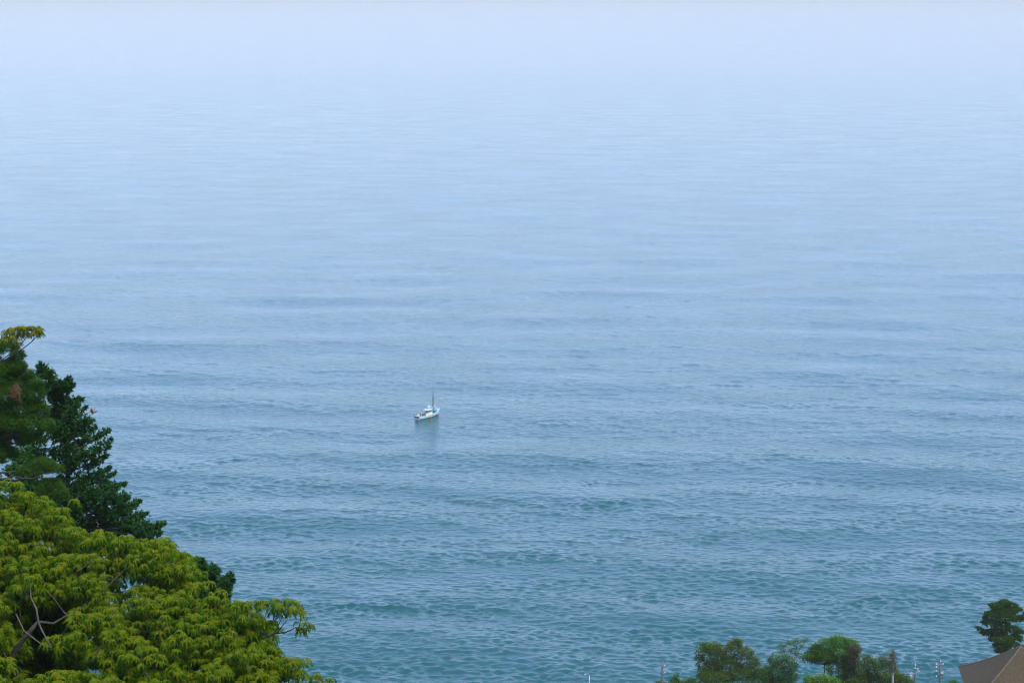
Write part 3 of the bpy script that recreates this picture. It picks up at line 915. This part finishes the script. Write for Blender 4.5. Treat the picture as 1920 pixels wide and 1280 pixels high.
def vine_top():
    """dry twigs and vine tangle on the pale pole"""
    rng = random.Random(15)
    D = 246
    b = at(1671, 1240, D)
    root = empty('dry_vine', (b.x, D - .35, b.z), 'dry grey-brown vine tangle hanging on top of the pale pole', 'vine')
    O = root.location.copy()
    for (x, y) in [(1662, 1224), (1652, 1229), (1645, 1234), (1668, 1222), (1680, 1232), (1676, 1220), (1640, 1232), (1680, 1242), (1666, 1232), (1658, 1233)]:
        mb = MB(); mb.tube(limb_curve(at(1674, 1234, D - .3) - O, at(x, y, D - .3 + rng.uniform(-.5, .5)) - O, .15, 4, rng, .12), [.04, .035, .028, .02, .01], 4); mb.build('stem', M['grey_bark'], root)
    mb = MB()
    for _ in range(1500):
        x = rng.gauss(1674, 7); y = rng.uniform(1215, 1258)
        if abs(x - 1674) > 1.5 + (y - 1213) * .26: continue
        p = at(x, y, D - .3 + rng.uniform(-.5, .4)) - O
        d = Vector((rng.uniform(-1, 1), rng.uniform(-1, 1), rng.uniform(-1.2, .2))).normalized()
        q = leaf_quad(p, d, Vector((rng.uniform(-1, 1), 0, 1)), .24, .08)
        mb.add([tuple(v) for v in q], [(0, 1, 2, 3)], rng.uniform(.1, .8))
    for (x, y) in [(1662, 1223), (1655, 1227), (1650, 1229), (1660, 1230), (1667, 1221), (1656, 1233), (1679, 1228)]:
        for _ in range(16):
            p = at(x + rng.gauss(0, 3), y + rng.gauss(0, 1.5), D - .3 + rng.gauss(0, .3)) - O
            q = leaf_quad(p, Vector((rng.uniform(-1, 1), rng.uniform(-1, 1), rng.uniform(-.6, .5))).normalized(), Vector((rng.uniform(-1, 1), rng.uniform(-1, 1), 1)), .22, .1)
            mb.add([tuple(v) for v in q], [(0, 1, 2, 3)], rng.uniform(.4, 1))
    tag(mb.build('dry_leaves', M['russet'], root), kind='stuff')


vine_top()


def lamp_post():
    D = 248
    b = at(1105, 1280, D)
    root = empty('street_lamp', (b.x, D, ground(D)), 'thin lamp post with a small drooping head at the bottom edge', 'street lamp')
    O = root.location.copy()
    top = at(1105, 1266, D) - O
    mb = MB(); mb.tube([Vector((0, 0, -.2)), top], [.07, .05], 7); mb.build('post', M['steel'], root, True)
    mb = MB(); mb.tube([top, top + Vector((-.06, 0, .2)), top + Vector((-.28, 0, .3)), top + Vector((-.5, 0, .22))], [.04, .04, .035, .03], 6); mb.build('arm', M['steel'], root, True)
    mb = MB(); mb.tube([top + Vector((-.4, 0, .22)), top + Vector((-.55, 0, .2)), top + Vector((-.72, 0, .13))], [.06, .09, .04], 7); mb.build('lamp_head', M['porcelain'], root, True)


lamp_post()


# ------------------------------------------------------------------ the fishing boat
def build_boat():
    px, py = 803, 781
    ang = P + math.atan((py - 640) / F)
    D = CAM_Z / math.tan(ang)
    loc = at(px, py, D); loc.z = 0.0
    root = empty('fishing_boat', loc, 'small white fishing boat with a tall mast alone on the open sea', 'boat', rz=R(50))
    white = basic('hull_white', (.58, .67, .65), .4, .06, 2)
    deckm = basic('deck_grey_green', (.36, .46, .44), .6, .1)
    boot = basic('boot_stripe_teal', (.01, .13, .15), .5)
    greenm = basic('rail_green', (.05, .22, .22), .5)
    dark = basic('dark_gear', (.03, .04, .04), .6)
    glass = basic('boat_glass', (.02, .03, .035), .08)
    steel = basic('boat_steel', (.55, .60, .60), .4, metal=.3)
    mastm = basic('mast_grey_green', (.10, .18, .17), .6)
    polem = basic('pole_grey_green', (.20, .27, .26), .6)
    teal = basic('canvas_turquoise', (.01, .36, .42), .7)
    tan = basic('tan_gear', (.34, .20, .09), .8)
    # hull stations: x, half beam at sheer, half beam at waterline, sheer height
    st = [(-5.6, 1.12, .98, 1.05), (-4.5, 1.25, 1.12, 1.0), (-3, 1.36, 1.22, .98), (-1, 1.42, 1.26, 1.02), (1, 1.40, 1.18, 1.14), (2.6, 1.25, .95, 1.32), (4, .95, .58, 1.55), (5.1, .52, .2, 1.78), (5.9, .06, .03, 1.98)]
    rake = {5.1: -.25, 5.9: -.75}
    def ring(s):
        x, bs, bw, h = s
        xr = x + rake.get(x, 0)
        return [(x, -bs, h), (x * .5 + xr * .5, -(bs * .6 + bw * .4), h * .5), (xr, -bw, .06), (xr, -bw * .9, -.25), (xr, 0, -.5), (xr, bw * .9, -.25), (xr, bw, .06), (x * .5 + xr * .5, bs * .6 + bw * .4, h * .5), (x, bs, h)]
    def loft(a, b, nm, mat, par):
        mb = MB(); vs, fs = [], []
        for s in st: vs += ring(s)[a:b]
        k = b - a
        for i in range(len(st) - 1):
            for j in range(k - 1): fs.append((i * k + j, i * k + j + 1, (i + 1) * k + j + 1, (i + 1) * k + j))
        if nm == 'hull': fs.append(tuple(range(k)))
        mb.add(vs, fs); return mb.build(nm, mat, par)
    hull = loft(0, 9, 'hull', white, root)
    def strip(sg, t0, t1, nm, mat, out_=.02):
        mb = MB(); vs, fs = [], []
        for s in st:
            r_ = ring(s); A, B = Vector(r_[0]), Vector(r_[2])
            for t in (t0, t1):
                p = A.lerp(B, t); vs.append((p.x, sg * (abs(p.y) + out_), p.z))
        for i in range(len(st) - 1): fs.append((2 * i, 2 * i + 1, 2 * i + 3, 2 * i + 2))
        mb.add(vs, fs); return mb.build(nm, mat, hull)
    for sg in (-1, 1):
        strip(sg, .82, 1.06, 'boot_stripe', boot, .05)
        mb = MB(); mb.tube([(s[0], sg * (s[1] + .02), s[3] + .02) for s in st], .055, 6); mb.build('gunwale', white, hull, True)
        mb = MB(); mb.tube([(s[0] * .98, sg * (s[1] * .7 + s[2] * .3 + .05), s[3] * .62) for s in st[:7]], .035, 5); mb.build('rub_rail', greenm if sg < 0 else greenm, hull, True)
    # deck
    mb = MB(); vs = []
    for s in st[:-1]: vs += [(s[0], -s[1] * .95, s[3] - .4), (s[0], s[1] * .95, s[3] - .4)]
    mb.add(vs, [(2 * i, 2 * i + 2, 2 * i + 3, 2 * i + 1) for i in range(len(st) - 2)]); mb.build('deck', deckm, root)
    mb = MB(); mb.add([(3.7, -.85, 1.42), (5.6, -.1, 1.84), (5.6, .1, 1.84), (3.7, .85, 1.42), (3.7, -.8, 1.0), (3.7, .8, 1.0)], [(0, 1, 2, 3), (0, 3, 5, 4)]); mb.build('foredeck', white, root)
    # wheelhouse
    mb = MB(); mb.box((-2.0, -.85, .6), (1.1, .85, 1.45)); mb.box((-.55, -.8, 1.45), (1.0, .8, 2.55)); cab = mb.build('wheelhouse', white, root)
    mb = MB(); mb.box((-1.6, -.95, 2.55), (1.25, .95, 2.66)); mb.build('roof', white, cab)
    for sg in (-1, 1):
        for x0, x1 in ((-.45, .15), (.25, .9)):
            mb = MB(); lo, hi = (x0, min(sg * .803, sg * .82), 1.75), (x1, max(sg * .803, sg * .82), 2.35); mb.box(lo, hi); mb.build('window', glass, cab)
    mb = MB(); mb.box((-.57, -.6, 1.0), (-.553, -.05, 2.3)); mb.build('door', dark, cab)
    mb = MB(); mb.box((-.57, .1, 1.75), (-.553, .7, 2.35)); mb.build('window', glass, cab)
    mb = MB(); mb.box((1.003, -.65, 1.8), (1.02, .65, 2.4)); mb.build('window', glass, cab)
    for x, y in ((-1.5, -.85), (-1.5, .85)):
        mb = MB(); mb.tube([(x, y, .6), (x, y, 2.56)], .045, 6); mb.build('post', steel, cab)
    mb = MB(); mb.box((-1.95, -.75, 1.452), (-.75, .4, 1.75)); mb.build('gear_box', tan, root)
    mb = MB(); mb.box((-2.5, -.6, .6), (-2.05, .6, 1.5)); mb.build('net_hauler', dark, root)
    # upper frame with radar
    mb = MB()
    for sg in (-1, 1): mb.tube([(.2, sg * .55, 2.66), (.2, sg * .5, 3.3)], .04, 5)
    mb.box((-.25, -.65, 3.3), (.7, .65, 3.38)); ra = mb.build('radar_frame', white, root)
    mb = MB(); mb.tube([(.25, 0, 3.38), (.25, 0, 3.55), (.25, 0, 3.58), (.25, 0, 3.85), (.25, 0, 3.98)], [.1, .1, .4, .42, .22], 12); mb.build('radar_dome', white, ra, True)
    mb = MB(); mb.tube([(.9, -.6, 2.66), (1.6, -.55, 2.9), (2.3, -.4, 3.4), (2.6, -.3, 3.6)], .06, 6); mb.tube([(.9, .6, 2.66), (1.6, .55, 2.9), (2.3, .4, 3.4), (2.6, .3, 3.6)], .06, 6); mb.build('roof_rail', white, root, True)
    # mast with poles
    mast = MB(); mast.tube([(2.6, 0, .9), (2.6, 0, 4.0), (2.6, 0, 7.2)], [.19, .15, .09], 9); mo = mast.build('mast', mastm, root, True)
    for sg in (-1, 1):
        mb = MB(); mb.tube([(2.6, sg * .2, 3.2), (2.55, sg * .34, 7.0), (2.5, sg * .5, 13.2 if sg < 0 else 11.5)], [.12, .10, .06], 6); mb.build('outrigger_pole', polem, mo)
    for i, z in enumerate((4.0, 5.5, 7.0)):
        mb = MB(); mb.tube([(2.6, -.5 + .05 * i, z), (2.6, .5 - .05 * i, z)], .03, 5); mb.build('spreader', steel, mo)
    sail = MB(); sail.tube([(2.42, 0, 2.4), (2.38, 0, 4), (2.42, 0, 6.4)], [.14, .19, .06], 8); sail.build('furled_sail', basic('sail_cloth', (.14, .19, .165), .9, .2), mo, True)
    mb = MB(); mb.tube([(3.3, -.7, 1.2), (3.3, -.68, 3.0), (3.25, -.5, 3.3), (3.2, .5, 3.3), (3.3, .68, 3.0), (3.3, .7, 1.2)], .075, 7); mb.build('bow_gantry', white, root, True)
    mb = MB(); mb.box((4.55, -.3, 1.62), (5.2, .3, 2.05)); mb.build('anchor_winch', white, root)
    for sg in (-1, 1):
        mb = MB(); mb.tube([(3.9, sg * .95, 1.5), (3.9, sg * .95, 2.0), (4.9, sg * .6, 2.25), (5.7, sg * .12, 2.5), (5.8, sg * .05, 1.98)], .03, 5); mb.build('bow_rail', steel, root)
    mb = MB(); mb.tube([(0, 0, 2.66), (0, 0, 5.2)], .025, 5); mb.build('antenna', steel, cab)
    # stern frame, rollers
    mb = MB()
    for y in (-.9, .9): mb.tube([(-5.3, y, .9), (-5.3, y, 2.0)], .04, 5)
    mb.tube([(-5.3, -.9, 1.95), (-5.3, .9, 1.95)], .04, 5); mb.build('stern_frame', steel, root)
    for y in (-.72, .02, .74):
        mb = MB(); mb.tube([(-5.95, y - .26, .85), (-5.95, y + .26, .85)], .3, 12); mb.build('stern_roller', dark, root, True)
    mb = MB()
    for x in (-4.6, -3.9, -3.2): mb.tube([(x, -1.2, .95), (x, -1.15, 1.7)], .03, 5)
    mb.tube([(-4.6, -1.15, 1.7), (-3.2, -1.15, 1.7)], .03, 5); mb.build('side_rail', steel, root)

    W = Matrix.Translation(loc) @ Matrix.Rotation(R(50), 4, 'Z')
    def wp(x, y, z): return W @ Vector((x, y, z))
    # things on board
    bin_ = empty('fish_bin', wp(3.2, -.45, .82), 'turquoise covered fish bin on the boat deck at the foot of the mast', 'bin', rz=R(50))
    mb = MB(); mb.add([(-.42, -.42, 0), (.42, -.42, 0), (.42, .42, 0), (-.42, .42, 0), (-.5, -.5, .95), (.5, -.5, .95), (.5, .5, .95), (-.5, .5, .95)], [(0, 3, 2, 1), (0, 1, 5, 4), (1, 2, 6, 5), (2, 3, 7, 6), (3, 0, 4, 7), (4, 5, 6, 7)]); mb.build('tub', teal, bin_)
    mb = MB(); mb.box((-.54, -.54, .952), (.54, .54, 1.06)); mb.build('lid', teal, bin_)
    org = basic('buoy_orange', (.85, .33, .04), .5); pink = basic('buoy_pink', (.75, .38, .30), .5); yel = basic('float_yellow', (.85, .55, .16), .5)
    def fender(x, y, z, mat, label, r=.24, h=.75):
        o = empty('fender', wp(x, y, z), label, 'fender', 'fenders on the boat side')
        mb = MB(); mb.tube([(0, 0, q) for q in (-h, -h * .9, -h * .55, -h * .2, 0)], [r * .4, r * .9, r, r * .6, r * .2], 10); mb.build('body', mat, o, True)
        mb = MB(); mb.tube([(0, 0, 0), (0, 0, .35)], .02, 4); mb.build('rope', steel, o)
    fender(-.6, -1.62, .85, org, 'orange teardrop fender hanging amidships on the boat side', .27, .85)
    fender(2.9, -1.40, .95, pink, 'pale pink fender hanging on the boat side below the mast', .24, .6)
    fl = empty('float_drum', wp(-4.75, .35, .6), 'yellow float standing near the stern rail of the boat', 'float')
    mb = MB(); mb.tube([(0, 0, q) for q in (0, .08, .8, 1.05, 1.15)], [.22, .28, .28, .18, .08], 10); mb.build('body', yel, fl, True)
    mb = MB(); mb.tube([(0, 0, 1.15), (.0, 0, 1.45)], .03, 5); mb.build('staff', steel, fl)
    person(wp(-4.15, -.25, .6), R(50 + 200), 'person in blue work clothes standing at the stern of the boat', (.02, .10, .30), (.03, .06, .12), (.75, .70, .55))
    person(wp(-3.35, .35, .6), R(50 - 30), 'person in a cream top standing between the blue clad person and the wheelhouse', (.72, .62, .40), (.04, .16, .28), (.05, .04, .04))


def skin_mesh(name, verts, edges, radii, mat, parent, root_i=0, sub=1):
    me = bpy.data.meshes.new(name)
    me.from_pydata(verts, edges, [])
    o = link(name, me, parent)
    o.modifiers.new('skin', 'SKIN')
    ms = o.modifiers.new('sub', 'SUBSURF'); ms.levels = sub; ms.render_levels = sub
    for i, r_ in enumerate(radii):
        me.skin_vertices[0].data[i].radius = r_ if isinstance(r_, tuple) else (r_, r_)
        me.skin_vertices[0].data[i].use_root = (i == root_i)
    me.materials.append(mat)
    return o


def person(loc, rz, label, top_c, leg_c, hat_c):
    root = empty('person', loc, label, 'person', 'crew on the boat', rz=rz)
    skin = basic('person_skin', (.42, .26, .18), .6)
    topm = basic('work_top', top_c, .8); legm = basic('work_trousers', leg_c, .8); hatm = basic('cap', hat_c, .8)
    # body: pelvis, spine, neck, head, arms slightly forward, legs
    v = [(0, 0, .92), (0, 0, 1.15), (0, 0, 1.36), (0, 0, 1.46), (.01, 0, 1.55), (.02, 0, 1.66),
         (0, .19, 1.37), (.03, .25, 1.12), (.18, .22, .95), (.24, .2, .9), (0, -.19, 1.37), (.06, -.26, 1.13), (.24, -.2, 1.02), (.31, -.17, .99),
         (0, .1, .86), (.02, .12, .48), (-.01, .12, .08), (.13, .14, .03), (0, -.1, .86), (.03, -.12, .48), (0, -.13, .08), (.14, -.15, .03)]
    e = [(0, 1), (1, 2), (2, 3), (3, 4), (4, 5), (2, 6), (6, 7), (7, 8), (8, 9), (2, 10), (10, 11), (11, 12), (12, 13), (0, 14), (14, 15), (15, 16), (16, 17), (0, 18), (18, 19), (19, 20), (20, 21)]
    r = [(.15, .11), (.14, .10), (.15, .10), .06, .085, .095, .065, .05, .04, .035, .065, .05, .04, .035, .09, .065, .05, .04, .09, .065, .05, .04]
    skin_mesh('body', v, e, r, skin, root)
    skin_mesh('jacket', [(0, 0, .86), (0, 0, 1.15), (0, 0, 1.37), (0, .2, 1.38), (.03, .26, 1.12), (.15, .23, .98), (0, -.2, 1.38), (.06, -.27, 1.13), (.2, -.22, 1.05)],
              [(0, 1), (1, 2), (2, 3), (3, 4), (4, 5), (2, 6), (6, 7), (7, 8)], [(.18, .14), (.165, .125), (.175, .125), .085, .068, .055, .085, .068, .055], topm, root)
    skin_mesh('trousers', [(0, 0, .9), (0, .1, .85), (.02, .12, .48), (-.01, .12, .12), (0, -.1, .85), (.03, -.12, .48), (0, -.13, .12)],
              [(0, 1), (1, 2), (2, 3), (0, 4), (4, 5), (5, 6)], [(.165, .125), .11, .082, .07, .11, .082, .07], legm, root)
    mb = MB(); mb.tube([(.02, 0, 1.69), (.02, 0, 1.74), (.015, 0, 1.80)], [.115, .115, .05], 10); mb.tube([(.08, 0, 1.695), (.2, 0, 1.685)], [.08, .05], 6); mb.build('cap', hatm, root, True)


build_boat()

# ------------------------------------------------------------------ sea air
hz = MB(); hz.box((-17800, -200, -10), (17800, 19400, 160))
hm = bpy.data.materials.new('haze'); hm.use_nodes = True
hn = hm.node_tree; hn.nodes.clear()
ho = hn.nodes.new('ShaderNodeOutputMaterial'); pv = hn.nodes.new('ShaderNodeVolumePrincipled')
pv.inputs['Color'].default_value = (.79, .695, .60, 1)
pv.inputs['Density'].default_value = 1.0e-4
pv.inputs['Anisotropy'].default_value = 0.1
hn.links.new(pv.outputs[0], ho.inputs['Volume'])
tag(hz.build('haze', hm), 'pale sea haze', kind='stuff')
